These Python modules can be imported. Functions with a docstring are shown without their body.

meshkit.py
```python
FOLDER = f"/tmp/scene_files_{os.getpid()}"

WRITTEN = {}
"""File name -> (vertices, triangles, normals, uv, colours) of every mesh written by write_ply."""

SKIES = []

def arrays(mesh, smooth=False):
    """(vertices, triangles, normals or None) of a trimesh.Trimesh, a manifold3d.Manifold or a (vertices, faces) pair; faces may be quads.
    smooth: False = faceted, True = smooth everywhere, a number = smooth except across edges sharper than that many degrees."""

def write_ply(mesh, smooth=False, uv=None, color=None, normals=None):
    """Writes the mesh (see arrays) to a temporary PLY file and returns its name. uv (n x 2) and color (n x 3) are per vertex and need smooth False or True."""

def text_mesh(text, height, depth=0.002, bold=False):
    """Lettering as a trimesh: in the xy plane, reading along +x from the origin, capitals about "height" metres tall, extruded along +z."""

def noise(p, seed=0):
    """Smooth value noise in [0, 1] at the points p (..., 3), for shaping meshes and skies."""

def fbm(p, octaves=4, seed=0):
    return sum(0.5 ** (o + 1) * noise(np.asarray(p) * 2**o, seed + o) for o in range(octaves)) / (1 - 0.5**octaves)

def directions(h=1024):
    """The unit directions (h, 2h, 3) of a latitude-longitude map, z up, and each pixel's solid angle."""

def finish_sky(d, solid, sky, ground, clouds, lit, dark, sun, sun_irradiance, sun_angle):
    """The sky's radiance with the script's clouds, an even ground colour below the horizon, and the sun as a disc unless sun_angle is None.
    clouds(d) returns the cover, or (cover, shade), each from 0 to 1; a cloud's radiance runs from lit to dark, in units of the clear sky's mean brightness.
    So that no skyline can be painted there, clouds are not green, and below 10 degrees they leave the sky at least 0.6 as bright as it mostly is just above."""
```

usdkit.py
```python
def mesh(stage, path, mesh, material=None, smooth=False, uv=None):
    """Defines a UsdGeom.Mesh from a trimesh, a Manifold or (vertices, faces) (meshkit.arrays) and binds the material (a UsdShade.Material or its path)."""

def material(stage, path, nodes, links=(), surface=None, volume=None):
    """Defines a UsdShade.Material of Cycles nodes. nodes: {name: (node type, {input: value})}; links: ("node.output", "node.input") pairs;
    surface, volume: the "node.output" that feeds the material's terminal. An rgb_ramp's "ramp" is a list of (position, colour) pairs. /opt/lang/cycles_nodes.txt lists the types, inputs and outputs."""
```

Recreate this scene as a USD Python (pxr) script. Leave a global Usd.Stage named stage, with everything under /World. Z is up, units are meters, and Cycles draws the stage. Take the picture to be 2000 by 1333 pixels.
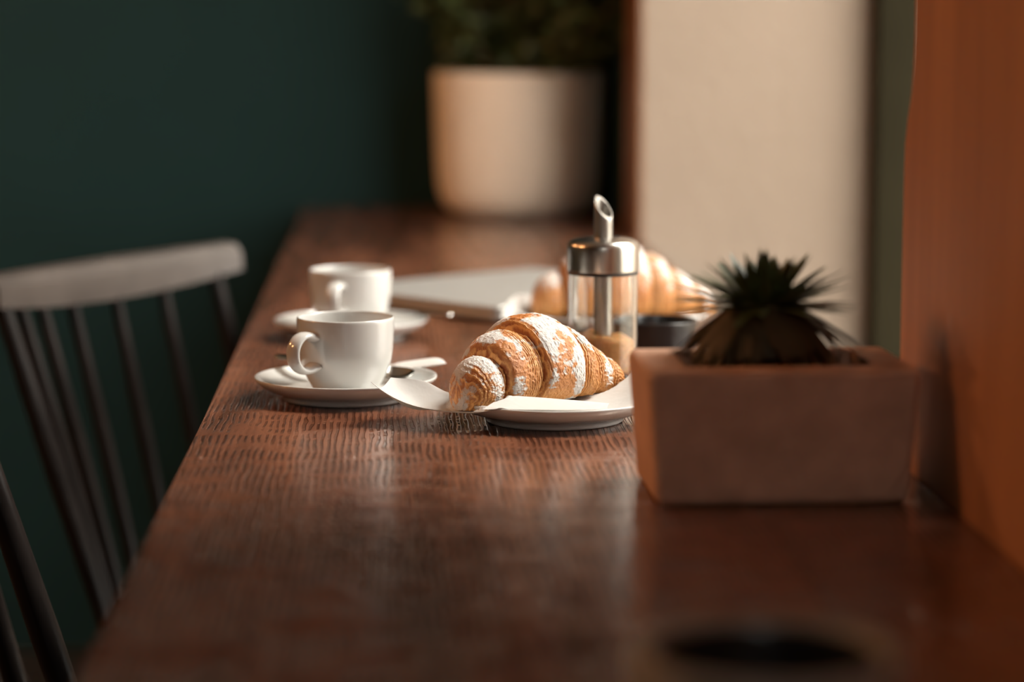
import math, random
import numpy as np
import trimesh
import manifold3d as m3
from scipy.interpolate import PchipInterpolator, CubicSpline, RectBivariateSpline
import usdkit, meshkit
from pxr import Usd, UsdGeom, UsdLux, UsdShade, Gf, Sdf, Vt

stage = Usd.Stage.CreateInMemory()
UsdGeom.SetStageUpAxis(stage, 'Z')
UsdGeom.SetStageMetersPerUnit(stage, 1.0)
stage.SetDefaultPrim(UsdGeom.Xform.Define(stage, '/World').GetPrim())
UsdGeom.Scope.Define(stage, '/World/Looks')
rng = np.random.default_rng(7)

# ------------------------------------------------------------------ camera
TZ = 0.75                                   # table top height
yaw, pitch = math.radians(2.801), math.radians(7.474)
cam = UsdGeom.Camera.Define(stage, '/World/camera')
fw = np.array([math.sin(yaw) * math.cos(pitch), math.cos(yaw) * math.cos(pitch), -math.sin(pitch)])
rt = np.array([math.cos(yaw), -math.sin(yaw), 0.0])
up = np.cross(rt, fw)
EYE = (0.0, 0.0, 1.05)
cam.AddTransformOp().Set(Gf.Matrix4d(*rt, 0, *up, 0, *(-fw), 0, *EYE, 1))
cam.CreateHorizontalApertureAttr(36.0)
cam.CreateFocalLengthAttr(85.0)
cam.CreateFStopAttr(2.8)
cam.CreateFocusDistanceAttr(1.83)
cam.CreateExposureAttr(0.65)

# ------------------------------------------------------------------ light: an even overcast sky
sky = UsdLux.DomeLight.Define(stage, '/World/sky')
sky.CreateIntensityAttr(1.5)
sky.CreateColorAttr(Gf.Vec3f(1.0, 0.965, 0.905))
# hazy sun, veiled by thin cloud, from the right
sun = UsdLux.DistantLight.Define(stage, '/World/sun')
sun.CreateIntensityAttr(7.5)
sun.CreateAngleAttr(24.0)
sun.CreateColorAttr(Gf.Vec3f(1.0, 0.95, 0.87))
SUN_AZ, SUN_EL = math.radians(13.0), math.radians(55.0)        # azimuth from +x towards +y
sd = np.array([math.cos(SUN_AZ) * math.cos(SUN_EL), math.sin(SUN_AZ) * math.cos(SUN_EL), math.sin(SUN_EL)])
sx_ = np.cross([0, 0, 1.0], sd)
sx_ /= np.linalg.norm(sx_)
sun.AddTransformOp().Set(Gf.Matrix4d(*sx_, 0, *np.cross(sd, sx_), 0, *sd, 0, 0, 0, 0, 1))
LAMP_POS = (-1.75, 1.80, 1.75)
LAMP_COLOR = (1.0, 0.43, 0.16)
LAMP_STRENGTH = 155.0


# ------------------------------------------------------------------ helpers
def numbered(parent, name):
    p, k = f'{parent}/{name}', 0
    while stage.GetPrimAtPath(p):
        k += 1
        p = f'{parent}/{name}_{k:03d}'
    return p


def tag(o, label=None, category=None, group=None, kind=None):
    p = o.GetPrim() if hasattr(o, 'GetPrim') else o
    for k, v in (('label', label), ('category', category), ('group', group), ('kind', kind)):
        if v:
            p.SetCustomDataByKey(k, v)
    return p


def obj(name, mesh, mat, parent=None, smooth=35, **kw):
    path = numbered(str(parent.GetPath()) if parent else '/World', name)
    m = usdkit.mesh(stage, path, mesh, mat, smooth=smooth)
    tag(m, **kw)
    return m.GetPrim()


def thing(name, label, category, loc=(0, 0, 0), rot=0.0, group=None):
    x = UsdGeom.Xform.Define(stage, numbered('/World', name))
    x.AddTranslateOp().Set(Gf.Vec3d(*map(float, loc)))
    x.AddRotateZOp().Set(float(rot))
    return tag(x, label, category, group)


def copy_of(src, label, loc, rot=0.0, name=None):
    was = src.GetCustomData()
    base = name or src.GetName()
    x = thing(base, label, was['category'], loc, rot, was.get('group'))
    x.GetReferences().AddInternalReference(src.GetPath())
    x.SetInstanceable(True)
    return x


def box(x0, x1, y0, y1, z0, z1, r=0.0):
    if r <= 0:
        return trimesh.creation.box(bounds=[[x0, y0, z0], [x1, y1, z1]])
    pts = []
    for x in (x0 + r, x1 - r):
        for y in (y0 + r, y1 - r):
            for z in (z0 + r, z1 - r):
                pts.append((x, y, z))
    s = trimesh.creation.icosphere(2, r).vertices
    return tri(m3.Manifold.hull_points(np.vstack([s + p for p in pts])))


def tri(man):
    m = man.to_mesh()
    return trimesh.Trimesh(np.array(m.vert_properties[:, :3], float), np.array(m.tri_verts), process=False)


def cat(*ms):
    return trimesh.util.concatenate([m for m in ms])


def lathe(profile, n=96, close=False):
    """profile (r, z) from bottom axis outwards and round; r=0 ends are capped by degenerate fans."""
    p = np.asarray(profile, float)
    a = np.linspace(0, 2 * np.pi, n, endpoint=False)
    v = np.stack([np.outer(p[:, 0], np.cos(a)), np.outer(p[:, 0], np.sin(a)), np.repeat(p[:, 1:2], n, 1)], -1).reshape(-1, 3)
    f = []
    rows = len(p) - (0 if close else 1)
    for i in range(rows):
        j = (i + 1) % len(p)
        k = np.arange(n)
        k2 = (k + 1) % n
        f.append(np.stack([i * n + k, i * n + k2, j * n + k2, j * n + k], 1))
    f = np.vstack(f)
    t = np.vstack([f[:, [0, 1, 2]], f[:, [0, 2, 3]]])
    m = trimesh.Trimesh(v, t, process=False)
    m.merge_vertices()
    m.update_faces(m.nondegenerate_faces())
    m.fix_normals()
    return m


def round_profile(pts, steps=6):
    """Smooth a profile by Chaikin corner cutting, ends kept."""
    p = np.asarray(pts, float)
    for _ in range(steps):
        q = np.empty((2 * len(p) - 2, p.shape[1]))
        q[0::2] = .75 * p[:-1] + .25 * p[1:]
        q[1::2] = .25 * p[:-1] + .75 * p[1:]
        p = np.vstack([p[:1], q, p[-1:]])
    return p


def tube(path, radius, n=16, flat=None, side=None):
    """Closed tube along a path. radius: number or per point. flat=(a, b) elliptic half sizes with 'side' the direction of a."""
    path = np.asarray(path, float)
    rad = np.broadcast_to(np.asarray(radius, float), (len(path),))
    t = np.gradient(path, axis=0)
    t /= np.linalg.norm(t, axis=1, keepdims=True)
    u = np.array(side if side is not None else ([0, 0, 1] if abs(t[0][2]) < .9 else [1, 0, 0]), float)
    a = np.linspace(0, 2 * np.pi, n, endpoint=False)
    rings = []
    for k in range(len(path)):
        u = u - t[k] * (u @ t[k])
        u /= np.linalg.norm(u)
        w = np.cross(t[k], u)
        fa, fb = flat if flat else (1, 1)
        rings.append(path[k] + rad[k] * (np.outer(np.cos(a) * fa, u) + np.outer(np.sin(a) * fb, w)))
    v = np.vstack(rings + [path[:1], path[-1:]])
    f = []
    k = np.arange(n)
    k2 = (k + 1) % n
    for i in range(len(path) - 1):
        f.append(np.stack([i * n + k, i * n + k2, (i + 1) * n + k2], 1))
        f.append(np.stack([i * n + k, (i + 1) * n + k2, (i + 1) * n + k], 1))
    c0, c1 = len(path) * n, len(path) * n + 1
    f.append(np.stack([k2, k, np.full(n, c0)], 1))
    b = (len(path) - 1) * n
    f.append(np.stack([b + k, b + k2, np.full(n, c1)], 1))
    m = trimesh.Trimesh(v, np.vstack(f), process=False)
    m.fix_normals()
    return m


def grid_faces(nu, nv):
    i, j = np.meshgrid(np.arange(nu - 1), np.arange(nv - 1), indexing='ij')
    a = (i * nv + j).ravel()
    q = np.stack([a, a + nv, a + nv + 1, a + 1], 1)
    return np.vstack([q[:, [0, 1, 2]], q[:, [0, 2, 3]]])


def slab(top, bot):
    """Closed solid between two grids (nu, nv, 3)."""
    nu, nv = top.shape[:2]
    f = grid_faces(nu, nv)
    n = nu * nv
    ring = [(i, 0) for i in range(nu)] + [(nu - 1, j) for j in range(1, nv)] + [(i, nv - 1) for i in range(nu - 2, -1, -1)] + [(0, j) for j in range(nv - 2, 0, -1)]
    idx = np.array([i * nv + j for i, j in ring])
    nxt = np.roll(idx, -1)
    side = np.vstack([np.stack([idx, nxt, nxt + n], 1), np.stack([idx, nxt + n, idx + n], 1)])
    m = trimesh.Trimesh(np.vstack([top.reshape(-1, 3), bot.reshape(-1, 3)]), np.vstack([f, f[:, ::-1] + n, side]), process=False)
    m.fix_normals()
    return m


def sheet(ctrl, nu=60, nv=40, th=0.0003, settle=None):
    """Spline sheet through a control grid (rows, cols, 3) given a little thickness."""
    c = np.asarray(ctrl, float)
    ru, rv = np.linspace(0, 1, c.shape[0]), np.linspace(0, 1, c.shape[1])
    u, v = np.linspace(0, 1, nu), np.linspace(0, 1, nv)
    ku, kv = min(3, c.shape[0] - 1), min(3, c.shape[1] - 1)
    g = np.stack([RectBivariateSpline(ru, rv, c[..., k], kx=ku, ky=kv)(u, v) for k in range(3)], -1)
    if settle:
        g = settle(g)
    du, dv = np.gradient(g, axis=0), np.gradient(g, axis=1)
    n = np.cross(du, dv)
    n /= np.maximum(np.linalg.norm(n, axis=-1, keepdims=True), 1e-12)
    return slab(g + n * th / 2, g - n * th / 2)


# ------------------------------------------------------------------ materials
def srgb(r, g, b):
    c = np.array([r, g, b]) / 255.0
    return tuple(np.where(c < .04045, c / 12.92, ((c + .055) / 1.055) ** 2.4))


def mat(name, nodes, links=(), surface='p.BSDF'):
    return usdkit.material(stage, '/World/Looks/' + name, nodes, links, surface=surface)


def plain(name, color, rough=.5, bump=0.0, bscale=60, vary=.0, vscale=8, **kw):
    nodes = {'p': ('principled_bsdf', {'base_color': color, 'roughness': rough, **kw}), 'g': ('geometry', {})}
    links = []
    if vary > 0:
        nodes['n'] = ('noise_texture', {'scale': vscale, 'detail': 4})
        c = np.array(color)
        nodes['r'] = ('rgb_ramp', {'ramp': [(.3, tuple(c * (1 - vary))), (.7, tuple(np.minimum(c * (1 + vary), 1)))]})
        links += [('g.position', 'n.vector'), ('n.fac', 'r.fac'), ('r.color', 'p.base_color')]
    if bump > 0:
        nodes['bn'] = ('noise_texture', {'scale': bscale, 'detail': 4})
        nodes['b'] = ('bump', {'distance': bump, 'strength': 1.0})
        links += [('g.position', 'bn.vector'), ('bn.fac', 'b.height'), ('b.normal', 'p.normal')]
    return mat(name, nodes, links)


M = {}
M['green_wall'] = plain('green_wall', (.0105, .0330, .0330), .75, .0008, 40, .12, 3, specular_ior_level=.15)
M['dark_paint'] = plain('dark_paint', (.05, .05, .045), .8, vary=.1)
M['floor'] = plain('floor', (.035, .03, .028), .45, vary=.3, vscale=5)
M['ceiling'] = plain('ceiling', (.25, .24, .22), .9, vary=.05)
M['porcelain'] = plain('porcelain', (.53, .525, .505), .16, vary=.01, vscale=20, coat_weight=.4, coat_roughness=.06)
M['planter_pot'] = plain('planter_pot', (.92, .82, .68), .5, .0004, 120, .04, 12)
M['terracotta'] = plain('terracotta', (.54, .315, .215), .8, .0006, 220, .14, 40)
M['steel'] = plain('steel', (.52, .49, .45), .25, vary=.04, vscale=30, metallic=1.0)
M['spout_steel'] = plain('spout_steel', (.30, .28, .255), .38, vary=.04, vscale=30, metallic=1.0)
M['polished_steel'] = plain('polished_steel', (.62, .60, .56), .16, vary=.03, vscale=30, metallic=1.0)
M['aluminium'] = plain('aluminium', (.50, .49, .465), .45, vary=.02, vscale=10, metallic=.7)
M['black_glaze'] = plain('black_glaze', (.012, .012, .013), .22, vary=.2, vscale=30)
M['black_rubber'] = plain('black_rubber', (.02, .02, .02), .6, vary=.1)
M['stoneware'] = plain('stoneware', (.20, .172, .145), .55, .0003, 200, .2, 30)
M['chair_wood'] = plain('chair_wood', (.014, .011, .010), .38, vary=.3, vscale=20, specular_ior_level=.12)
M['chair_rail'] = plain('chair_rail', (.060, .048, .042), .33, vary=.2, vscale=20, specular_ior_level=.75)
M['soil'] = plain('soil', (.035, .022, .015), .95, .004, 160, .5, 90)
M['sugar'] = plain('sugar', (.56, .27, .085), .65, .0012, 700, .25, 500, subsurface_weight=.2, subsurface_scale=.003)
M['paper'] = mat('paper', {'g': ('geometry', {}), 'n': ('noise_texture', {'scale': 60, 'detail': 3}), 'b': ('bump', {'distance': .0008}),
                           'd': ('principled_bsdf', {'base_color': (.60, .585, .565), 'roughness': .6}), 't': ('translucent_bsdf', {'color': (.8, .74, .66)}), 'm': ('mix_closure', {'fac': .22})},
                 [('g.position', 'n.vector'), ('n.fac', 'b.height'), ('b.normal', 'd.normal'), ('d.BSDF', 'm.closure1'), ('t.BSDF', 'm.closure2')], 'm.closure')
M['stem'] = plain('stem', (.10, .06, .03), .8, vary=.3, vscale=60)


def leaf_mat(name, c, tr, rough=.5, fac=.2):
    return mat(name, {'g': ('geometry', {}), 'n': ('noise_texture', {'scale': 25, 'detail': 3}), 'r': ('rgb_ramp', {'ramp': [(.3, tuple(np.array(c) * .6)), (.7, tuple(np.array(c) * 1.4))]}),
                      'd': ('principled_bsdf', {'roughness': rough}), 't': ('translucent_bsdf', {'color': tr}), 'm': ('mix_closure', {'fac': fac})},
               [('g.position', 'n.vector'), ('n.fac', 'r.fac'), ('r.color', 'd.base_color'), ('d.BSDF', 'm.closure1'), ('t.BSDF', 'm.closure2')], 'm.closure')


M['leaf_green'] = leaf_mat('leaf_green', (.075, .100, .036), (.09, .12, .03), .42, .16)
M['leaf_dry'] = leaf_mat('leaf_dry', (.085, .058, .028), (.08, .05, .016), .6, .06)
M['bush_leaf'] = leaf_mat('bush_leaf', (.060, .080, .022), (.08, .11, .02), .5, .25)

M['glass'] = mat('glass', {'p': ('principled_bsdf', {'base_color': (.97, .97, .96), 'roughness': .02, 'transmission_weight': 1.0, 'ior': 1.45}), 'n': ('noise_texture', {'scale': 30}), 'g': ('geometry', {}), 'b': ('bump', {'distance': .0004})},
                 [('g.position', 'n.vector'), ('n.fac', 'b.height'), ('b.normal', 'p.normal')])
M['pane'] = mat('pane', {'t': ('transparent_bsdf', {'color': (.97, .97, .96)}), 'y': ('glossy_bsdf', {'color': (1, 1, 1), 'roughness': .02}), 'm': ('mix_closure', {'fac': .03})},
                [('t.BSDF', 'm.closure1'), ('y.BSDF', 'm.closure2')], 'm.closure')
M['lamp_globe'] = mat('lamp_globe', {'e': ('emission', {'color': LAMP_COLOR, 'strength': LAMP_STRENGTH})}, [], 'e.emission')

# table wood: dark red-brown oak with coarse open pores along the length (y)
M['table_wood'] = mat('table_wood', {
    'g': ('geometry', {}),
    # wavy open pores: bands about 5 mm apart, broken into dashes that lie in rows
    'mp': ('mapping', {'scale': (62, 12, 1)}), 'wv': ('wave_texture', {'wave_type': 'bands', 'bands_direction': 'x', 'profile': 'sine', 'scale': 1.0, 'distortion': 4.2, 'detail': 2.0, 'detail_scale': 1.3, 'detail_roughness': .55}),
    'mr': ('mapping', {'scale': (24, 33, 1)}), 'rn': ('noise_texture', {'scale': 1.0, 'detail': 2.5, 'roughness': .6, 'distortion': .4}),
    'rr': ('rgb_ramp', {'ramp': [(.36, (0, 0, 0)), (.56, (1, 1, 1))]}),
    'wr': ('rgb_ramp', {'ramp': [(.0, (0, 0, 0)), (.42, (0, 0, 0)), (.80, (1, 1, 1))]}),
    'pr': ('mix', {'mix_type': 'multiply', 'fac': 1.0}),
    'dk': ('mix', {'color1': (1, 1, 1), 'color2': (.42, .38, .36)}), 'pb': ('rgb_to_bw', {}),
    'mc': ('mapping', {'scale': (20, 2.2, 1)}), 'cn': ('noise_texture', {'scale': 1.0, 'detail': 4, 'roughness': .55, 'distortion': .6}),
    'cr': ('rgb_ramp', {'ramp': [(.30, (.088, .033, .018)), (.5, (.148, .055, .029)), (.72, (.205, .082, .044))]}),
    'rm': ('map_range', {'from_min': .3, 'from_max': .7, 'to_min': .14, 'to_max': .22}),
    'mx': ('mix', {'mix_type': 'multiply', 'fac': 1.0}),
    'b': ('bump', {'distance': .0008, 'strength': 1.0, 'invert': True}),
    'p': ('principled_bsdf', {'specular_ior_level': .85, 'specular_tint': (1, .90, .80)}),
}, [('g.position', 'mp.vector'), ('mp.vector', 'wv.vector'), ('wv.fac', 'wr.fac'), ('g.position', 'mr.vector'), ('mr.vector', 'rn.vector'), ('rn.fac', 'rr.fac'),
    ('wr.color', 'pr.color1'), ('rr.color', 'pr.color2'), ('pr.color', 'pb.color'), ('pb.val', 'dk.fac'),
    ('g.position', 'mc.vector'), ('mc.vector', 'cn.vector'), ('cn.fac', 'cr.fac'),
    ('cr.color', 'mx.color1'), ('dk.color', 'mx.color2'), ('mx.color', 'p.base_color'), ('cn.fac', 'rm.value'), ('rm.result', 'p.roughness'), ('pb.val', 'b.height'), ('b.normal', 'p.normal')])

# wood panel on the right: vertical grain
def vertical_wood(name, lo, hi, rough=.55, spec=.5):
    return mat(name, {'g': ('geometry', {}), 'mp': ('mapping', {'scale': (1, 26, 1.6)}), 'n': ('noise_texture', {'scale': 1.0, 'detail': 5, 'roughness': .55, 'distortion': .4}),
                      'r': ('rgb_ramp', {'ramp': [(.3, lo), (.7, hi)]}), 'b': ('bump', {'distance': .0006}), 'p': ('principled_bsdf', {'roughness': rough, 'specular_ior_level': spec})},
               [('g.position', 'mp.vector'), ('mp.vector', 'n.vector'), ('n.fac', 'r.fac'), ('r.color', 'p.base_color'), ('n.fac', 'b.height'), ('b.normal', 'p.normal')])


M['panel_wood'] = vertical_wood('panel_wood', (.33, .135, .06), (.47, .21, .095))
M['frame_wood'] = vertical_wood('frame_wood', (.16, .07, .032), (.26, .12, .055))
M['stile_wood'] = vertical_wood('stile_wood', (.012, .010, .004), (.022, .018, .008), .8, .1)
M['plaster'] = mat('plaster', {'g': ('geometry', {}), 'n': ('noise_texture', {'scale': 2.6, 'detail': 3, 'roughness': .5}), 'r': ('rgb_ramp', {'ramp': [(.3, (.265, .208, .160)), (.7, (.315, .250, .196))]}),
                               'bn': ('noise_texture', {'scale': 60, 'detail': 4}), 'b': ('bump', {'distance': .004}), 'p': ('principled_bsdf', {'roughness': .9})},
                   [('g.position', 'n.vector'), ('n.fac', 'r.fac'), ('r.color', 'p.base_color'), ('g.position', 'bn.vector'), ('bn.fac', 'b.height'), ('b.normal', 'p.normal')])
M['paving'] = plain('paving', (.42, .37, .30), .9, .002, 30, .12, 3)

# croissant: colours come from vertex data (crust tone and sugar dust), relief from fine noise
M['croissant'] = mat('croissant', {
    'a': ('attribute', {'attribute': 'crust'}), 'g': ('geometry', {}),
    's': ('attribute', {'attribute': 'dust'}),
    'n': ('noise_texture', {'scale': 520, 'detail': 5, 'roughness': .65}), 'n2': ('noise_texture', {'scale': 190, 'detail': 4, 'roughness': .6}),
    'ad': ('math', {'math_type': 'add'}), 'sm': ('map_range', {'range_type': 'smoothstep', 'from_min': .93, 'from_max': 1.16, 'to_min': 0, 'to_max': .96}),
    'mx': ('mix', {'color2': (.55, .535, .515)}), 'b': ('bump', {'distance': .0012, 'strength': .8}),
    'rm': ('map_range', {'from_min': 0, 'from_max': 1, 'to_min': .36, 'to_max': .9}),
    'p': ('principled_bsdf', {'subsurface_weight': .05, 'subsurface_scale': .002, 'subsurface_radius': (1, .45, .2)}),
}, [('g.position', 'n.vector'), ('g.position', 'n2.vector'), ('s.fac', 'ad.value1'), ('n2.fac', 'ad.value2'), ('ad.value', 'sm.value'), ('sm.result', 'mx.fac'), ('a.color', 'mx.color1'),
    ('mx.color', 'p.base_color'), ('n.fac', 'b.height'), ('b.normal', 'p.normal'), ('sm.result', 'rm.value'), ('rm.result', 'p.roughness')])

# ------------------------------------------------------------------ the setting
XR = 0.348                                   # inner face of the right wall, flush with the table's edge
W0, W1 = 1.636, 3.40                         # window opening along y
ST = dict(kind='structure')
obj('floor', box(-3.2, .74, -1.6, 4.12, -.06, 0), M['floor'], **ST)
obj('ceiling', box(-3.2, .74, -1.6, 4.12, 2.8, 2.9), M['ceiling'], **ST)
obj('wall_back', box(-3.2, .74, 4.02, 4.12, 0, 2.8), M['green_wall'], **ST)
obj('wall_left', box(-3.3, -3.2, -1.6, 4.12, 0, 2.8), M['green_wall'], **ST)


def minus(a_, b_):
    to = lambda t: m3.Manifold(m3.Mesh(t.vertices.astype(np.float32), t.faces.astype(np.uint32)))
    return tri(to(a_) - to(b_))


SZ0, SZ1 = .40, 2.50                          # sill and lintel of the deep window
obj('wall_right', minus(box(.39, .74, -1.6, 4.02, 0, 2.8), box(.2, .9, 1.60, W1, SZ0, SZ1)), M['plaster'], smooth=False, **ST)
obj('wall_front', minus(box(-3.2, .74, -1.7, -1.6, 0, 2.8), box(-.4, .5, -1.9, -1.4, 1.4, 2.0)), M['dark_paint'], smooth=False, **ST)
obj('trim_3', box(XR, .39, 3.59, 4.02, 0, 2.8), M['green_wall'], **ST)
obj('trim_2', box(XR - .004, XR + .004, W1, 3.59, .30, 2.2, .003), M['frame_wood'], **ST)
obj('trim_5', box(XR + .004, .39, W1, 3.59, 0, 2.8), M['plaster'], smooth=False, **ST)

# wood panel with a wavy live edge on the window side
zz = np.linspace(0, 2.8, 160)
edge = 1.6365 - .024 / (1 + np.exp(-(zz - .9915) / .009)) + .0012 * np.sin(zz * 23) * (zz > 1.03)
outline = [(-1.6, 0.0)] + [(e, z) for e, z in zip(edge, zz)] + [(-1.6, 2.8)]
from shapely.geometry import Polygon
pm = trimesh.creation.extrude_polygon(Polygon(outline), .045, engine='earcut')
v = pm.vertices.copy()
pm.vertices = np.stack([XR + v[:, 2], v[:, 0], v[:, 1]], 1)
pm.fix_normals()
obj('trim_1', pm, M['panel_wood'], smooth=30, **ST)

win = UsdGeom.Xform.Define(stage, '/World/window_1')
tag(win, **ST)
win = win.GetPrim()
obj('frame_stile', box(.672, .735, 1.60, 1.66, SZ0, SZ1, .003), M['stile_wood'], win)
obj('frame_stile', box(.672, .735, W1 - .055, W1, SZ0, SZ1, .003), M['stile_wood'], win)
obj('frame_rail', box(.672, .735, 1.66, W1 - .055, SZ1 - .06, SZ1, .003), M['stile_wood'], win)
obj('frame_rail', box(.672, .735, 1.66, W1 - .055, SZ0, SZ0 + .06, .003), M['stile_wood'], win)
obj('pane', box(.700, .706, 1.65, W1 - .045, SZ0 + .05, SZ1 - .05), M['pane'], win, smooth=False)
w2 = UsdGeom.Xform.Define(stage, '/World/window_2')
tag(w2, **ST)
w2 = w2.GetPrim()
for x in (-.4, .44):
    obj('frame_stile', box(x, x + .06, -1.68, -1.62, 1.4, 2.0, .003), M['stile_wood'], w2)
for z in (1.4, 1.94):
    obj('frame_rail', box(-.34, .44, -1.675, -1.625, z, z + .06, .003), M['stile_wood'], w2)
obj('pane', box(-.36, .46, -1.653, -1.647, 1.44, 1.96), M['pane'], w2, smooth=False)

# outdoors
obj('ground', box(.74, 30, -20, 30, -.25, -.05), M['paving'], kind='structure')
obj('ground', box(-25, .74, -20, -1.7, -.25, -.05), M['paving'], kind='structure')

wg = thing('building_wing', 'plastered wing of the building projecting outside beyond the window', 'building', (.74, 3.62, -.05))
obj('wall', box(0, 4.5, 0, .35, 0, 4.5), M['plaster'], wg, smooth=False)
obj('coping', box(0, 4.55, -.04, .39, 4.5, 4.58, .01), M['plaster'], wg)

# ------------------------------------------------------------------ table
tb = thing('table', 'long dark brown wooden table running along the window', 'table', (0, 0, 0))
TL, TR = -.147, XR - .001
obj('plank', box(TL, TR, 1.6677, 4.015, TZ - .045, TZ, .0008), M['table_wood'], tb)
obj('plank', box(TL, TR, .35, 1.6673, TZ - .045, TZ, .0008), M['table_wood'], tb)
for y in (.6, 3.7):
    for x in (TL + .06, TR - .06):
        obj('leg', box(x - .03, x + .03, y - .03, y + .03, 0, TZ - .045, .004), M['chair_wood'], tb)
obj('apron', box(TL + .05, TL + .075, .63, 3.67, TZ - .12, TZ - .045), M['chair_wood'], tb)
obj('apron', box(TR - .075, TR - .05, .63, 3.67, TZ - .12, TZ - .045), M['chair_wood'], tb)


# ------------------------------------------------------------------ crockery
def plate_profile(R=.0735, foot=.051, h=.0185):
    return round_profile([(0, .0035), (foot - .006, .0035), (foot - .005, 0), (foot, 0), (foot + .0005, .0042), (foot + .006, .0064), (R - .010, h - .0098), (R - .003, h - .0052), (R, h - .0016), (R + .0002, h + .0004),
                          (R - .0015, h + .0006), (R - .0050, h - .0030), (R - .011, h - .0068), (foot + .004, .0094), (foot - .004, .0078), (.03, .0076), (0, .0076)], 3)


def plate_top(r, R, foot):
    """Height of the upper side of a plate at radius r."""
    p = plate_profile(R, foot)
    k = int(np.argmax(p[:, 1]))
    q = p[k:][::-1]
    return np.where(r <= q[-1, 0] + .0015, np.interp(np.minimum(r, q[-1, 0]), q[:, 0], q[:, 1]), -1.0)


def saucer(name, label, loc, R=.0735, foot=.051, group=None, category='saucer'):
    t = thing(name, label, category, loc, 0, 'white plates' if category == 'plate' else 'white saucers')
    obj('dish', lathe(plate_profile(R, foot), 160), M['porcelain'], t, smooth=True)
    return t


def cup_thing(label, loc, handle_deg):
    t = thing('coffee_cup', label, 'cup', loc, handle_deg, 'white coffee cups')
    prof = [(0, .0022), (.0225, .0022), (.0235, 0), (.0262, 0), (.0268, .002), (.0310, .0085), (.0352, .018), (.0377, .029), (.0387, .040), (.0392, .0535), (.0393, .0575),
            (.0388, .0590), (.0376, .0590), (.0371, .0570), (.0366, .040), (.0352, .028), (.032, .018), (.027, .0095), (.018, .0055), (0, .005)]
    obj('body', lathe(round_profile(prof, 3), 160), M['porcelain'], t, smooth=True)
    # strap handle, a rounded loop leaving the wall near the rim and coming back lower down (points along local +x)
    pts = np.array([(.0372, .0450), (.0450, .0476), (.0525, .0462), (.0580, .0402), (.0594, .0335), (.0578, .0268), (.0522, .0213), (.0450, .0198), (.0352, .0225)])
    cs = CubicSpline(np.linspace(0, 1, len(pts)), pts)
    q = cs(np.linspace(0, 1, 60))
    path = np.stack([q[:, 0], 0 * q[:, 0], q[:, 1]], 1)
    wid = 1 + .25 * (np.abs(np.linspace(-1, 1, 60)) ** 3)
    obj('handle', tube(path, wid, 28, flat=(.0068, .0029), side=(0, 1, 0)), M['porcelain'], t, smooth=True)
    return t


S1 = (-.0395, 1.9345, TZ)
S2 = (-.0420, 2.315, TZ)
saucer('saucer', 'round white saucer under the front coffee cup', S1)
saucer('saucer', 'round white saucer under the rear coffee cup', S2)
cup_thing('white coffee cup with its ring handle at left, front of the two', (S1[0], S1[1], TZ + .0078), 180 + 47)
cup_thing('blurred white coffee cup standing behind the other, handle toward the camera', (S2[0], S2[1], TZ + .0078), 180 + 74)


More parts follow.
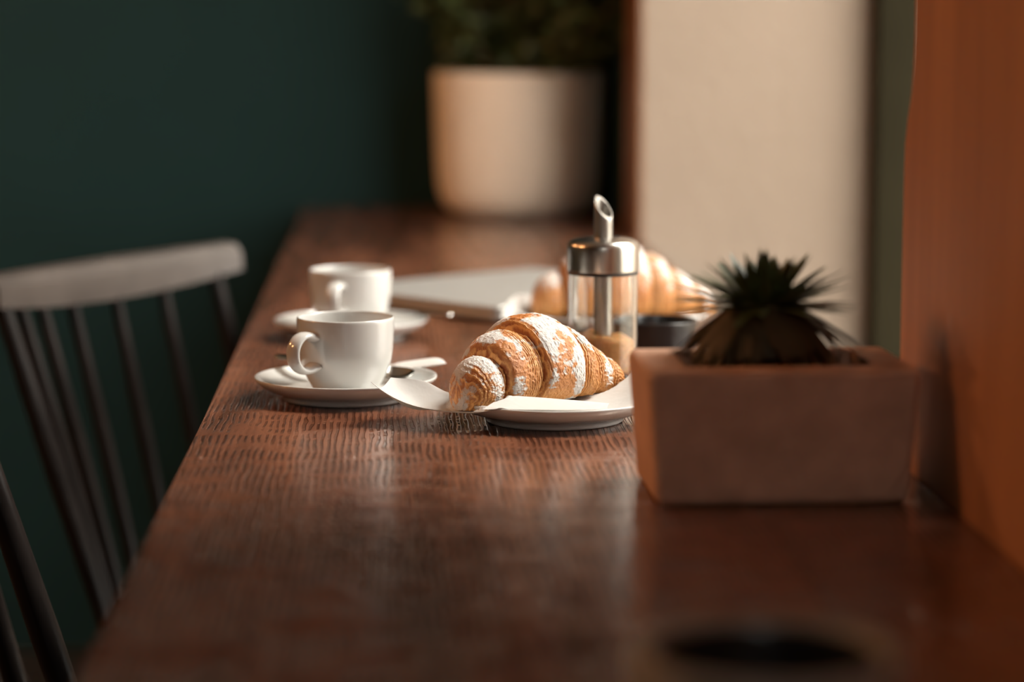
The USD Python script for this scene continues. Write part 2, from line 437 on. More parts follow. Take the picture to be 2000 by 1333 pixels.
def spoon_mesh(L=.115, bw=.0125, bl=.034, tipw=.0052):
    n, m_ = 90, 18
    s = np.linspace(0, 1, n)                      # 0 at handle tip, 1 at bowl tip
    x = s * L
    sb = 1 - bl / L
    w = np.where(s < sb, PchipInterpolator([0, .012, .04, .12, .45, sb - .06, sb], [.0008, .0036, tipw, .0048, .0026, .0019, .0032])(np.minimum(s, sb)), 0)
    tb_ = np.clip((s - sb) / (1 - sb), 0, 1)
    wb = PchipInterpolator([0, .15, .45, .75, .93, 1], [.0032, .0075, bw, .0108, .0055, .0006])(tb_)
    w = np.where(s < sb, w, wb)
    zc = PchipInterpolator([0, .3, .6, .75, .85, 1], [.0085, .0062, .0056, .0022, .0008, .0022])(s)
    v = np.linspace(-1, 1, m_)
    X = np.repeat(x[:, None], m_, 1)
    Y = w[:, None] * v
    depth = np.where(s < sb, 0, .0048 * np.sin(np.pi * np.clip(tb_, 0, 1)) ** .7)
    Zt = zc[:, None] - depth[:, None] * (1 - v ** 2)
    th = np.where(s < sb, .0011, .0006)[:, None] * (1 - .8 * v ** 2)
    top = np.stack([X, Y, Zt + th], -1)
    bot = np.stack([X, Y, Zt - th], -1)
    return slab(top, bot)


def placed_spoon(name, label, tip, bowl, roll=0.0):
    t = thing(name, label, 'spoon', tip, 0, 'coffee spoons')
    d = np.array(bowl, float) - np.array(tip, float)
    L = np.linalg.norm(d)
    m = spoon_mesh(L)
    ex = d / L
    ey = np.cross([0, 0, 1], ex)
    ey /= np.linalg.norm(ey)
    ez = np.cross(ex, ey)
    c, s_ = math.cos(roll), math.sin(roll)
    ey, ez = ey * c + ez * s_, ez * c - ey * s_
    m.vertices = m.vertices @ np.stack([ex, ey, ez])
    obj('spoon_body', m, M['polished_steel'], t, smooth=True)
    return t


placed_spoon('coffee_spoon', 'shiny steel coffee spoon lying across the front saucer behind the cup', (-.0990, 1.984, TZ + .0205), (.0165, 1.962, TZ + .0150), .25)
placed_spoon('coffee_spoon', 'blurred steel spoon handle reaching right off the rear saucer', (.0545, 2.290, TZ + .0165), (-.058, 2.350, TZ + .0155))

# sugar stick sachet
t = thing('sugar_sachet', 'small white paper sugar sachet beside the spoon on the front saucer', 'sachet', (.0175, 1.991, TZ), 6)
n, m_ = 40, 16
s, v_ = np.linspace(-1, 1, n), np.linspace(-1, 1, m_)
pil = .0045 * (1 - s[:, None] ** 6) * (1 - np.abs(v_[None]) ** 2.2) + .0003
zz0 = .0155 + .0055 * (s[:, None] + 1) / 2 + 0 * v_[None]
X, Y = np.repeat(s[:, None] * .024, m_, 1), np.repeat(v_[None] * .0105, n, 0)
obj('paper_sleeve', slab(np.stack([X, Y, zz0 + pil], -1), np.stack([X, Y, zz0 - pil * .5], -1)), M['paper'], t, smooth=50)

PLATE = (.1215, 1.820, TZ)
saucer('plate', 'round white plate under the front croissant', PLATE, .0785, .053, category='plate')
PLATE2 = (.214, 2.375, TZ)
saucer('plate', 'blurred white plate under the rear croissant', PLATE2, .098, .064, category='plate')


# ------------------------------------------------------------------ croissants
def croissant_mesh(ns=560, npn=420, seed=3, dust_shift=0.0):
    s0 = np.linspace(-1, 1, ns)
    s0 = np.sign(s0) * (1 - (1 - np.abs(s0)) ** 1.15)
    ph = np.linspace(0, 2 * np.pi, npn, endpoint=False)
    S, PH = np.meshgrid(s0, ph, indexing='ij')
    cy, cz = np.cos(PH), np.sin(PH)                # cy=+1: local +y side
    q = np.stack([S * 3.1, cy * 1.3, cz * 1.3], -1)
    warp = (meshkit.fbm(q * 1.3 + 11, 4, seed) - .5)
    # the rolled edges sweep: on the camera side (-y) they shift to the right, on top slightly left
    u = S - .055 * (-cy) * (1 - np.abs(S)) ** .35 + .045 * warp * np.minimum(1, (1 - np.abs(S)) * 4)
    u = np.clip(u, -1, 1)
    env = [(-1, .0008), (-.992, .0075), (-.965, .0145), (-.92, .0198), (-.85, .0232), (-.76, .0246), (-.700, .0242), (-.672, .0236),
           (-.655, .0282), (-.60, .0318), (-.50, .0344), (-.40, .0354), (-.325, .0346), (-.298, .0340),
           (-.278, .0382), (-.22, .0402), (-.10, .0412), (.03, .0412), (.10, .0404), (.175, .0384), (.20, .0376), (.222, .0352), (.30, .0352), (.40, .0326), (.455, .0306),
           (.48, .0266), (.57, .0258), (.66, .0228), (.72, .0206), (.745, .0182), (.83, .0168), (.90, .0142), (.955, .0105), (.985, .0062), (1, .0008)]
    e = np.array(env)
    R = PchipInterpolator(e[:, 0], e[:, 1])(u)
    # laminated ridges beside each rolled edge
    ridge = np.zeros_like(R)
    tone = np.zeros_like(R)
    lam = meshkit.fbm(q * np.array([2.0, 1.5, 1.5]) + 5, 3, seed + 4)
    for b, side, reach in ((-.664, -1, .10), (-.288, -1, .24), (.21, 1, .20), (.467, 1, .16), (.733, 1, .12), (-.98, 1, .20), (-.664, 1, .03), (-.288, 1, .05)):
        d = (u - b) * side
        near = np.clip(1 - d / reach, 0, 1) * (d > -.012)
        near = near ** .7
        wave = np.sin(2 * np.pi * (d / .030 + 2.6 * lam)) + .5 * np.sin(2 * np.pi * (d / .0137 + 4.1 * lam + .3))
        ridge += near * wave * .00055
        tone = np.maximum(tone, near)
        R += -near * .0012
    rough = (meshkit.fbm(q * 9 + 3, 4, seed + 9) - .5) * .0016
    flakes = np.maximum(meshkit.noise(q * np.array([26, 10, 10]) + 2, seed + 2) - .62, 0) * .0016
    R2 = R + (ridge + rough + flakes) * np.minimum(1, R / .012)
    bend = .012
    L = .087
    xc = S * L
    yc = -bend * S ** 2 + bend * .3
    zc = .026 + 0 * S
    hh = PchipInterpolator(e[:, 0], e[:, 1])(S)
    zc = .62 * hh + .0006
    flat = np.where(cz < 0, .80, 1.0)
    Y = yc + R2 * cy
    Z = zc + R2 * cz * flat * np.where(cz > 0, 1.02, 1)
    Z = np.where(Z < .0012, .0012 + (Z - .0012) * .06, Z)
    dx = L * 0
    P = np.stack([xc, Y, Z], -1)
    nv = npn
    i, j = np.meshgrid(np.arange(ns - 1), np.arange(nv), indexing='ij')
    a = (i * nv + j).ravel()
    b_ = (i * nv + (j + 1) % nv).ravel()
    f = np.vstack([np.stack([a, a + nv, b_ + nv], 1), np.stack([a, b_ + nv, b_], 1)])
    m = trimesh.Trimesh(P.reshape(-1, 3), f, process=False)
    if m.volume < 0:
        m.faces = m.faces[:, ::-1]
    # crust tone
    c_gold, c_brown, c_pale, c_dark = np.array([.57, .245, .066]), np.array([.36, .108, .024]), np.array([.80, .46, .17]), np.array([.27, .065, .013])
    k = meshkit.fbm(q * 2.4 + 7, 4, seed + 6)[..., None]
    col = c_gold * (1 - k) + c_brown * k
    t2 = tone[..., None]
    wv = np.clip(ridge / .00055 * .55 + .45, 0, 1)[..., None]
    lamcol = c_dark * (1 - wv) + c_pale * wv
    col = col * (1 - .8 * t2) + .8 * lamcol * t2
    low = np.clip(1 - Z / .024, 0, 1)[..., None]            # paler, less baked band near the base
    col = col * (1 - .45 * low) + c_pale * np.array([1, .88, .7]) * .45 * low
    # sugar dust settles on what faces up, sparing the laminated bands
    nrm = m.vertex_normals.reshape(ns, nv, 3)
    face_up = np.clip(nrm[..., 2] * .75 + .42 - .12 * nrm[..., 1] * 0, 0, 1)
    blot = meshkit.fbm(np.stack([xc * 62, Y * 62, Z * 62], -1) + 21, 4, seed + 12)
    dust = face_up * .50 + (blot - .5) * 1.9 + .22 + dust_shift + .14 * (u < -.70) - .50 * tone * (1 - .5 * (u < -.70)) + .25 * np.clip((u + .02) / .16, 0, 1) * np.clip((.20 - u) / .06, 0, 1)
    if dust_shift:                                           # an even, light dusting
        dust = face_up * .62 + .06 - .2 * tone + (blot - .5) * .35
    return m, col.reshape(-1, 3), np.clip(dust, 0, 1.2).reshape(-1)


def croissant(label, loc, rot, scale=1.0, seed=3, ns=560, npn=420, dust_shift=0.0):
    t = thing('croissant', label, 'croissant', loc, rot, 'croissants')
    m, col, dust = croissant_mesh(ns, npn, seed, dust_shift)
    m.vertices = m.vertices * scale
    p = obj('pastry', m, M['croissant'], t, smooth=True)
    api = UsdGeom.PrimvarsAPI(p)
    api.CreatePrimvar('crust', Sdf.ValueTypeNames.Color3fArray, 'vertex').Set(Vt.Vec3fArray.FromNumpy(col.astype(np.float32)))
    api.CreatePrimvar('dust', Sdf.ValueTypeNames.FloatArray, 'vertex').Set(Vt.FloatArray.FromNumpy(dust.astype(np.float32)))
    a_ = math.radians(rot)
    w = m.vertices @ np.array([[math.cos(a_), math.sin(a_), 0], [-math.sin(a_), math.cos(a_), 0], [0, 0, 1]]) + np.array(loc)
    return w


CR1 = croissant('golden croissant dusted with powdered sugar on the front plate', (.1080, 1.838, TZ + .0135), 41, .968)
CR2 = croissant('blurred golden croissant on the plate behind the sugar dispenser', (.226, 2.385, TZ + .0125), 3, 1.06, 8, 260, 200, -.22)

# ------------------------------------------------------------------ parchment papers
def lie_on(plate, R, foot, crois):
    """Lets a paper lie on its plate and under its croissant (heights above the table top)."""
    from scipy.spatial import cKDTree
    from scipy.ndimage import gaussian_filter
    c = crois[crois[:, 2] < TZ + .05]
    tree = cKDTree(c[:, :2])

    def settle(g):
        g = g.copy()
        floor_ = plate_top(np.hypot(g[..., 0] - plate[0], g[..., 1] - plate[1]), R, foot) + .0007
        roof = np.full(g.shape[:2], 9.0)
        near = tree.query_ball_point(g[..., :2].reshape(-1, 2), .0035)
        for k, idx in enumerate(near):
            if idx:
                roof.flat[k] = c[idx, 2].min() - TZ - .0007
        z = np.maximum(g[..., 2], floor_)
        z = np.maximum(gaussian_filter(z, 1.2, mode='nearest'), floor_)
        g[..., 2] = np.maximum(np.minimum(z, roof), np.minimum(floor_, roof))
        return g
    return settle


pp = thing('parchment_paper', 'sheet of white baking paper curling left under the front croissant', 'paper', (0, 0, TZ), 0, 'baking papers')
Z0 = .0098
# main sheet: rows run from the left curl to the right end, columns from the near edge to the far edge (x, y, height above table)
rows = [
    [(-.0182, 1.800, .0335), (-.0150, 1.806, .0300), (-.0110, 1.816, .0265), (-.0065, 1.826, .0285), (-.0030, 1.834, .0315)],
    [(-.0044, 1.790, .0245), (.0000, 1.803, .0195), (.0040, 1.818, .0150), (.0080, 1.830, .0215), (.0113, 1.836, .0302)],
    [(.0108, 1.780, .0190), (.0150, 1.799, .0138), (.0190, 1.818, .0095), (.0235, 1.831, .0170), (.0268, 1.838, .0262)],
    [(.0296, 1.770, .0165), (.0330, 1.795, .0118), (.0370, 1.817, .0110), (.0410, 1.833, .0135), (.0440, 1.843, .0175)],
    [(.0559, 1.757, .0168), (.0590, 1.785, .0115), (.0620, 1.815, Z0), (.0640, 1.845, Z0), (.0680, 1.872, .0150)],
    [(.0850, 1.757, .0180), (.0860, 1.785, .0105), (.0900, 1.815, Z0), (.0930, 1.850, Z0), (.0950, 1.880, .0150)],
    [(.1250, 1.757, .0175), (.1250, 1.785, .0105), (.1250, 1.815, Z0), (.1250, 1.850, Z0), (.1250, 1.885, .0165)],
    [(.1580, 1.764, .0165), (.1590, 1.790, .0120), (.1600, 1.818, .0120), (.1600, 1.850, .0150), (.1600, 1.885, .0200)],
    [(.1800, 1.785, .0165), (.1830, 1.805, .0185), (.1860, 1.828, .0225), (.1880, 1.852, .0270), (.1890, 1.880, .0310)],
]
obj('sheet', sheet(rows, 140, 70, .0003, lie_on(PLATE, .0785, .053, CR1)), M['paper'], pp, smooth=60)
# near edge folded back up against the croissant
fold = [
    [(.0640, 1.7560, .0185), (.0720, 1.7680, .0215), (.0815, 1.7800, .0255)],
    [(.0900, 1.7545, .0185), (.0960, 1.7680, .0210), (.1020, 1.7800, .0240)],
    [(.1250, 1.7545, .0180), (.1280, 1.7680, .0195), (.1310, 1.7800, .0215)],
    [(.1570, 1.7620, .0170), (.1580, 1.7720, .0175), (.1600, 1.7840, .0180)],
]
obj('folded_edge', sheet(fold, 50, 24, .0003, lie_on(PLATE, .0785, .053, CR1)), M['paper'], pp, smooth=60)

pp2 = thing('parchment_paper', 'blurred baking paper with raised corners under the rear croissant', 'paper', (0, 0, TZ), 0, 'baking papers')
rows2 = [
    [(.1000, 2.306, .0215), (.1015, 2.312, .0195), (.1035, 2.320, .0190), (.1055, 2.328, .0195)],
    [(.1120, 2.295, .0200), (.1180, 2.330, .0150), (.1240, 2.365, .0150), (.1280, 2.395, .0330)],
    [(.1600, 2.300, .0170), (.1650, 2.350, .0118), (.1700, 2.400, .0118), (.170, 2.450, .0190)],
    [(.2300, 2.300, .0170), (.2300, 2.350, .0118), (.2300, 2.400, .0118), (.230, 2.450, .0190)],
    [(.2950, 2.310, .0180), (.2950, 2.350, .0160), (.2950, 2.400, .0160), (.295, 2.450, .0210)],
]
obj('sheet', sheet(rows2, 90, 60, .0003, lie_on(PLATE2, .098, .064, CR2)), M['paper'], pp2, smooth=60)

# ------------------------------------------------------------------ sugar dispenser
DX, DY = .1765, 2.03
dp = thing('sugar_dispenser', 'glass sugar dispenser with steel screw lid and slanted pouring spout', 'sugar dispenser', (DX, DY, TZ))
ro, ri, zg = .0295, .0265, .096
gl = lathe(round_profile([(0, 0), (ro - .003, 0), (ro, .003), (ro, zg - .012), (ro, zg), (ri + .001, zg), (ri, zg - .003), (ri, .02), (ri, .0085), (ri - .003, .006), (0, .006)], 2), 128)
obj('glass_body', gl, M['glass'], dp, smooth=40)
lid = lathe(round_profile([(.0271, .0930), (.0305, .0930), (.0307, .0945), (.0307, .1125), (.0300, .1165), (.0270, .1195), (.018, .1213), (.0075, .1218), (.0075, .1195), (.017, .1190), (.0255, .117), (.0278, .1125), (.0271, .0930)], 3), 128)
obj('lid', lid, M['steel'], dp, smooth=40)
obj('gasket', lathe([(.0272, .0905), (.0299, .0905), (.0301, .0915), (.0299, .0930), (.0272, .0930), (.0272, .0905)], 96), M['black_rubber'], dp)
# spout: tube whose upper end is cut on a slant
n, zt = 64, np.linspace(0, 1, 40)
a = np.linspace(0, 2 * np.pi, n, endpoint=False)


def spout_wall(r, z0, z1, slope):
    top = z1 - slope * (r * np.cos(a + .85)) / .0075
    return np.stack([np.stack([r * np.cos(a), r * np.sin(a), z0 + (top - z0) * q], 1) for q in np.linspace(0, 1, 30)])


outer, inner = spout_wall(.0078, .036, .1465, .0095), spout_wall(.0067, .036, .1465, .0082)
g2 = np.concatenate([outer, inner[::-1], outer[:1]], 0)
vv = g2.reshape(-1, 3)
k, k2 = np.arange(n), (np.arange(n) + 1) % n
ff = []
for i in range(len(g2) - 1):
    ff += [np.stack([i * n + k, i * n + k2, (i + 1) * n + k2], 1), np.stack([i * n + k, (i + 1) * n + k2, (i + 1) * n + k], 1)]
sp = trimesh.Trimesh(vv, np.vstack(ff), process=False)
sp.merge_vertices()
sp.fix_normals()
obj('spout', sp, M['spout_steel'], dp, smooth=40)
sg_top = lathe([(0, .0062), (.0262, .0062), (.0264, .010), (.0264, .034), (.023, .0375), (.017, .0395), (.010, .0385), (0, .0365)], 96)
vs = sg_top.vertices.copy()
hi = vs[:, 2] > .03
vs[hi, 2] += -.09 * vs[hi, 0] + .004 * (meshkit.noise(vs[hi] * 120, 3) - .5)
sg_top.vertices = vs
sg = obj('brown_sugar', sg_top, M['sugar'], smooth=True, label='golden brown sugar filling the lower third of the glass dispenser', category='sugar', kind='stuff')
UsdGeom.Xformable(sg).AddTranslateOp().Set(Gf.Vec3d(DX, DY, TZ))

# ------------------------------------------------------------------ black ramekin behind the planter
rk = thing('ramekin', 'small black glazed ramekin behind the planter near the window', 'ramekin', (.2360, 2.155, TZ))
obj('bowl', lathe(round_profile([(0, .002), (.027, .002), (.028, 0), (.031, 0), (.032, .003), (.0355, .026), (.0370, .0345), (.0366, .036), (.0345, .036), (.0335, .034), (.031, .010), (.027, .006), (0, .005)], 3), 96), M['black_glaze'], rk, smooth=True)

# ------------------------------------------------------------------ laptop
lp = thing('laptop', 'closed silver laptop lying on the table behind the cups', 'laptop', (-.070, 2.620, TZ), math.degrees(math.atan2(.64, .77)))


def rbox(x0, x1, y0, y1, z0, z1, r, e=.0012):
    pl = Polygon([(x0 + r, y0 + r), (x1 - r, y0 + r), (x1 - r, y1 - r), (x0 + r, y1 - r)]).buffer(r, quad_segs=8)
    c = np.array(pl.exterior.coords)[:-1]
    ctr = c.mean(0)
    ins = np.array(pl.buffer(-e, quad_segs=8).exterior.coords)[:-1]
    pts = np.vstack([np.c_[ins, np.full(len(ins), z0)], np.c_[c, np.full(len(c), z0 + e)], np.c_[c, np.full(len(c), z1 - e)], np.c_[ins, np.full(len(ins), z1)]])
    return tri(m3.Manifold.hull_points(pts))


obj('base', rbox(0, .300, -.270, 0, .003, .0105, .012), M['aluminium'], lp)
obj('lid', rbox(0, .300, -.270, 0, .0112, .0172, .012), M['aluminium'], lp)
obj('hinge', tube(np.array([(.05, -.003, .0108), (.25, -.003, .0108)]), .0030, 16), M['black_rubber'], lp)
for x in (.03, .27):
    for y in (-.2, -.025):
        obj('foot', lathe([(0, 0), (.007, 0), (.008, .0008), (.008, .0031), (0, .0031)], 24), M['black_rubber'], lp)
feet = [p for p in lp.GetChildren() if p.GetName().startswith('foot')]
for p, (x, y) in zip(feet, [(.03, -.245), (.03, -.025), (.27, -.245), (.27, -.025)]):
    UsdGeom.Xformable(p).AddTranslateOp().Set(Gf.Vec3d(x, y, 0))

# ------------------------------------------------------------------ terracotta planter and its plant
PW, PD, PH_ = .0832, .057, .0865
pl_ = thing('planter', 'rectangular brown clay planter at right beside the wooden wall panel', 'planter', (.2420, 1.5330, TZ), 1.0)


def frustum(w0, d0, w1, d1, z0, z1, r):
    s_ = trimesh.creation.icosphere(2, r).vertices
    pts = []
    for (w, d, z) in ((w0, d0, z0), (w1, d1, z1)):
        zz_ = z + r if z == z0 else z - r
        for sx in (-1, 1):
            for sy in (-1, 1):
                pts.append(s_ + np.array([sx * (w - r), sy * (d - r), zz_]))
    return m3.Manifold.hull_points(np.vstack(pts))


outer_ = frustum(PW - .0025, PD - .005, PW + .003, PD, 0, PH_, .0062)
cut = frustum(PW - .027, PD - .024, PW - .0225, PD - .0195, .014, PH_ + .02, .006)
obj('box', tri(outer_ - cut), M['terracotta'], pl_, smooth=40)
so = frustum(PW - .0265, PD - .0235, PW - .0235, PD - .0205, .016, PH_ - .012, .004)
gm = tri(so.refine_to_length(.006))
gm.vertices[:, 2] += np.where(gm.vertices[:, 2] > .06, .006 * (meshkit.fbm(gm.vertices * 120, 3, 5) - .5), 0)
obj('soil', gm, M['soil'], pl_, smooth=30)


def blade(base, d0, length, width, droop, thick=.22, n=14, over=None):
    """One pointed leaf: starts at base along d0 and bends down by 'droop'."""
    p = np.array(base, float)
    d = np.array(d0, float)
    d /= np.linalg.norm(d)
    pts, ds = [p.copy()], [d.copy()]
    for i in range(n - 1):
        d = d + np.array([0, 0, -droop / (n - 1)])
        d /= np.linalg.norm(d)
        p = p + d * length / (n - 1)
        pts.append(p.copy())
        ds.append(d.copy())
    pts, ds = np.array(pts), np.array(ds)
    if over:                                             # rests on the soil, or on the rim where it reaches that far
        pts[:, 2] = np.maximum(pts[:, 2], np.where((np.abs(pts[:, 1]) > .028) | (np.abs(pts[:, 0]) > .050), over[1], over[0]))
    side = np.cross(ds, [0, 0, 1.0])
    side /= np.maximum(np.linalg.norm(side, axis=1, keepdims=True), 1e-6)
    nor = np.cross(side, ds)
    s_ = np.linspace(0, 1, n)
    w = width * PchipInterpolator([0, .25, .6, .9, 1], [.75, 1, .75, .28, .02])(s_)
    ring = np.array([(-1, 0.0), (-.45, -.30), (0, -.52), (.45, -.30), (1, 0), (.5, .05), (0, -.05), (-.5, .05)])
    ring[:, 1] = ring[:, 1] * thick * 3
    v = np.vstack([pts[i] + w[i] * (ring[:, :1] * side[i] + ring[:, 1:] * nor[i]) for i in range(n)] + [pts[-1:] + ds[-1:] * w[-1], pts[:1]])
    m_ = len(ring)
    k = np.arange(m_)
    k2 = (k + 1) % m_
    f = []
    for i in range(n - 1):
        f += [np.stack([i * m_ + k, i * m_ + k2, (i + 1) * m_ + k2], 1), np.stack([i * m_ + k, (i + 1) * m_ + k2, (i + 1) * m_ + k], 1)]
    f += [np.stack([(n - 1) * m_ + k, (n - 1) * m_ + k2, np.full(m_, n * m_)], 1), np.stack([k2, k, np.full(m_, n * m_ + 1)], 1)]
    m = trimesh.Trimesh(v, np.vstack(f), process=False)
    m.fix_normals()
    return m


sc = thing('succulent', 'dark spiky succulent with drooping dry lower leaves growing in the planter', 'plant', (.2385, 1.540, TZ + .074))
CZ = .0500                                                # crown height above the soil
obj('stem', tube([(0, 0, -.003), (.001, 0, .02), (0, 0, CZ - .004)], [.009, .0075, .0065], 12), M['stem'], sc, smooth=True)
r_ = random.Random(5)
for i in range(84):                                       # living rosette, a wide low crown
    az = i * 2.39996 + r_.uniform(-.15, .15)
    f_ = i / 83
    el = math.radians(84 - 88 * f_ ** .85 + r_.uniform(-6, 6))
    ln = .023 + .026 * f_ + r_.uniform(-.004, .009)
    d = (math.cos(az) * math.cos(el), math.sin(az) * math.cos(el), math.sin(el))
    rb = .019 * f_ ** .6
    obj('leaf', blade((math.cos(az) * rb, math.sin(az) * rb * .8, CZ - .004 + .006 * (1 - f_)), d, ln, .0050, .02 + .16 * f_), M['leaf_green'], sc, smooth=60)
for i in range(150):                                      # dry skirt hanging down to the soil
    az = i * 2.39996 + r_.uniform(-.2, .2)
    f_ = (i % 25) / 24
    el = math.radians(-26 - 36 * f_ + r_.uniform(-6, 6))
    ln = (.062 - .010 * f_ + r_.uniform(-.006, .006)) * (1 - .30 * abs(math.sin(az)))
    d = (math.cos(az) * math.cos(el), math.sin(az) * math.cos(el), math.sin(el))
    rb = .017
    obj('dry_leaf', blade((math.cos(az) * rb, math.sin(az) * rb * .8, CZ - .002 - .006 * f_), d, ln, .0060, .30 + .35 * abs(math.sin(az)) + r_.uniform(-.2, .25), over=(.003, .0155)), M['leaf_dry'], sc, smooth=60)

# ------------------------------------------------------------------ black tumbler, nearest
tm = thing('black_bowl', 'dark stoneware bowl with black inside, strongly blurred, nearest at the bottom edge', 'bowl', (.1450, .918, TZ))
obj('bowl_body', lathe(np.array([1.10, .95]) * round_profile([(0, .003), (.034, .003), (.036, 0), (.040, 0), (.043, .004), (.0475, .03), (.0492, .054), (.0487, .0595), (.046, .0615), (.0415, .0605), (.039, .056), (.037, .03), (.033, .012), (.026, .008), (0, .007)], 3), 128), M['stoneware'], tm, smooth=True)
obj('inner_glaze', lathe(np.array([1.10, .95]) * round_profile([(.0392, .0575), (.0388, .0560), (.0365, .03), (.0325, .0125), (.0255, .0085), (0, .0076)], 3), 128), M['black_glaze'], tm, smooth=True, label='black glazed inside')

# ------------------------------------------------------------------ potted shrub at the far end
pt = thing('potted_shrub', 'leafy green shrub in a large white pot at the far end of the table', 'potted plant', (.1985, 3.845, TZ))
obj('pot', lathe(round_profile([(0, .004), (.085, .004), (.088, 0), (.094, 0), (.112, .008), (.125, .028), (.1305, .06), (.1345, .2), (.1352, .222), (.1335, .2255), (.128, .2255), (.1265, .22), (.122, .06), (.10, .02), (0, .018)], 3), 128), M['planter_pot'], pt, smooth=True)
obj('soil', lathe([(0, .018), (.10, .021), (.121, .062), (.1245, .195), (.10, .2), (0, .204)], 64), M['soil'], pt, smooth=True)
br = []
leaves = []
r2 = np.random.default_rng(11)
for i in range(46):
    az, el = r2.uniform(0, 2 * np.pi), math.radians(r2.uniform(25, 88))
    L_ = r2.uniform(.14, .34)
    d = np.array([math.cos(az) * math.cos(el), math.sin(az) * math.cos(el), math.sin(el)])
    p0 = np.array([r2.uniform(-.05, .05), r2.uniform(-.05, .05), .198])
    end = p0 + d * L_
    end[0] = np.clip(end[0], -.30, .142)
    end[1] = np.clip(end[1], -.26, .160)
    mid = (p0 + end) / 2 + np.array([0, 0, .02])
    br.append(tube([p0, mid, end], [.003, .0024, .0012], 6))
    for j in range(30):
        q_ = r2.uniform(.22, 1.0)
        c = p0 * (1 - q_) + end * q_ + r2.normal(0, .016, 3)
        c[0] = np.clip(c[0], -.31, .143)
        c[1] = np.clip(c[1], -.28, .160)
        c[2] = max(c[2], .205)
        e1 = r2.normal(size=3)
        e1 /= np.linalg.norm(e1)
        e2 = np.cross(e1, r2.normal(size=3))
        e2 /= np.linalg.norm(e2)
        e3 = np.cross(e1, e2)
        l_, w_ = r2.uniform(.011, .018), r2.uniform(.006, .010)
        pts = np.array([c - e1 * l_, c - e1 * l_ * .3 + e2 * w_, c + e1 * l_ * .4 + e2 * w_ * .8, c + e1 * l_, c + e1 * l_ * .4 - e2 * w_ * .8, c - e1 * l_ * .3 - e2 * w_, c + e3 * w_ * .35])
        leaves.append((pts, np.array([[0, 1, 6], [1, 2, 6], [2, 3, 6], [3, 4, 6], [4, 5, 6], [5, 0, 6]])))
obj('branches', cat(*br), M['stem'], pt, smooth=True, kind='stuff')
lv = np.vstack([p for p, _ in leaves])
lf = np.vstack([f + 7 * i for i, (_, f) in enumerate(leaves)])
obj('foliage', trimesh.Trimesh(lv, lf, process=False), M['bush_leaf'], pt, smooth=False, kind='stuff')


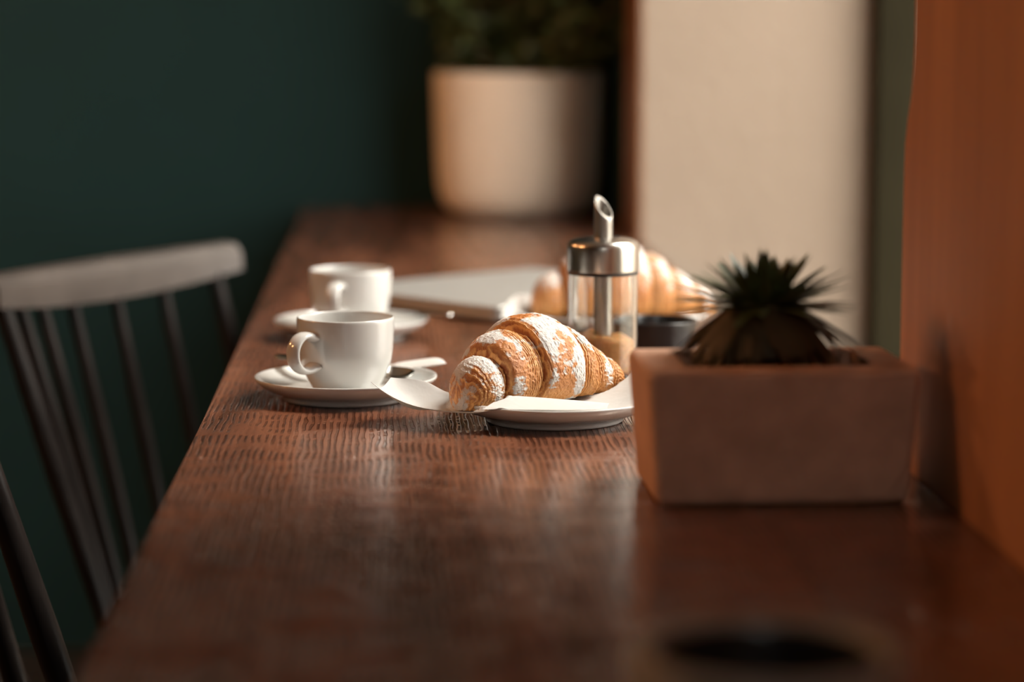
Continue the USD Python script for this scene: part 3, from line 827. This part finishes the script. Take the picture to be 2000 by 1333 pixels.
# ------------------------------------------------------------------ spindle back chairs
def chair(name, label):
    """Local frame: sitter faces +x, back spindles at x<0, z up from the floor. The back's rail runs along y."""
    t = thing(name, label, 'chair', (0, 0, 0), 0, 'dark spindle chairs')
    seat = []
    ang = np.linspace(0, 2 * np.pi, 64, endpoint=False)
    sx = .215 * np.sign(np.cos(ang)) * np.abs(np.cos(ang)) ** .62
    sy = (.215 + .012 * np.cos(ang)) * np.sign(np.sin(ang)) * np.abs(np.sin(ang)) ** .62
    pts = np.vstack([np.c_[sx * k, sy * k, np.full(64, z)] for k, z in ((.94, .425), (1, .433), (1, .445), (.965, .453))])
    obj('seat', tri(m3.Manifold.hull_points(pts)), M['chair_wood'], t)
    yy = np.linspace(-1, 1, 48)
    half = .220

    def rail_x(q):
        return -.285 + .014 * q ** 2
    # curved comb rail, leaning back, with a bevelled top
    h = np.array([(-.011, 0), (.009, .001), (.0105, .030), (.004, .043), (-.010, .046), (-.0165, .040), (-.015, .006)])
    grid = np.stack([np.stack([rail_x(q) + h[:, 0] - .10 * h[:, 1] + .010 * 0, np.full(len(h), q * half), .799 - (.047 - h[:, 1]) * (1 - .28 * abs(q) ** 2)], 1) for q in yy])
    vv_ = grid.reshape(-1, 3)
    m_ = len(h)
    k_, k2_ = np.arange(m_), (np.arange(m_) + 1) % m_
    f = []
    for i in range(len(yy) - 1):
        f += [np.stack([i * m_ + k_, i * m_ + k2_, (i + 1) * m_ + k2_], 1), np.stack([i * m_ + k_, (i + 1) * m_ + k2_, (i + 1) * m_ + k_], 1)]
    for b_, sgn in ((0, 1), ((len(yy) - 1) * m_, -1)):
        for k in range(1, m_ - 1):
            f.append(np.array([[b_, b_ + k, b_ + k + 1]]))
    rm_ = trimesh.Trimesh(vv_, np.vstack(f), process=False)
    rm_.fix_normals()
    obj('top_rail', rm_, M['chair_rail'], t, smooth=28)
    for i, q in enumerate((-.926, -.78, -.61, -.36, 0, .39, .82)):
        post = i in (0, 6)
        top = np.array([rail_x(q), q * half, .765])
        bot = np.array([-.210 + .052 * q ** 2, q * half * .90, .440])
        mid = (top + bot) / 2
        r0 = .0105 if post else .0078
        obj('post' if post else 'spindle', tube([bot, bot * .7 + top * .3, mid, bot * .3 + top * .7, top], [r0 * .9, r0, r0 * 1.1, r0, r0 * .85], 14), M['chair_wood'], t, smooth=True)
    for sx_ in (-1, 1):
        for sy_ in (-1, 1):
            obj('leg', tube([(sx_ * .14, sy_ * .14, .43), (sx_ * .175, sy_ * .17, .2), (sx_ * .20, sy_ * .19, 0)], [.013, .0155, .010], 14), M['chair_wood'], t, smooth=True)
    for sy_ in (-1, 1):
        obj('stretcher', tube([(-.178, sy_ * .172, .19), (0, sy_ * .172, .19), (.178, sy_ * .172, .19)], [.007, .010, .007], 12), M['chair_wood'], t, smooth=True)
    return t


ch = chair('spindle_chair', 'dark wooden spindle back chair pulled up left of the table, curved rail in view')
tr_ = UsdGeom.Xformable(ch).GetOrderedXformOps()


def chair_pose(mid_top, rot):
    """Place a chair so that the middle of its rail is at mid_top (x, y), turned by rot degrees."""
    a_ = math.radians(rot)
    lx = -.285
    return (mid_top[0] - lx * math.cos(a_), mid_top[1] - lx * math.sin(a_), 0.0)


R1 = -30.0
tr_[0].Set(Gf.Vec3d(*chair_pose((-.306, 2.640), R1)))
tr_[1].Set(R1)
copy_of(ch, 'dark wooden chair at the left edge, only one slanted post in view', chair_pose((-.304, 1.570), 4.0), 4.0)

# ------------------------------------------------------------------ warm pendant lamp (out of view, lights the room)
pd = thing('pendant_lamp', 'warm glowing glass globe lamp hanging at left beside the middle of the table', 'lamp', LAMP_POS, 0, 'pendant lamps')
obj('globe', trimesh.creation.icosphere(4, .062), M['lamp_globe'], pd, smooth=True)
obj('cap', lathe([(0, .055), (.030, .055), (.032, .060), (.022, .085), (.006, .092), (0, .092)], 40), M['black_rubber'], pd)
obj('cord', tube([(0, 0, .09), (0, 0, 1.045)], .003, 8), M['black_rubber'], pd)
copy_of(pd, 'warm glowing glass globe lamp hanging farthest back, near the green wall', (-1.90, 2.95, 1.75))
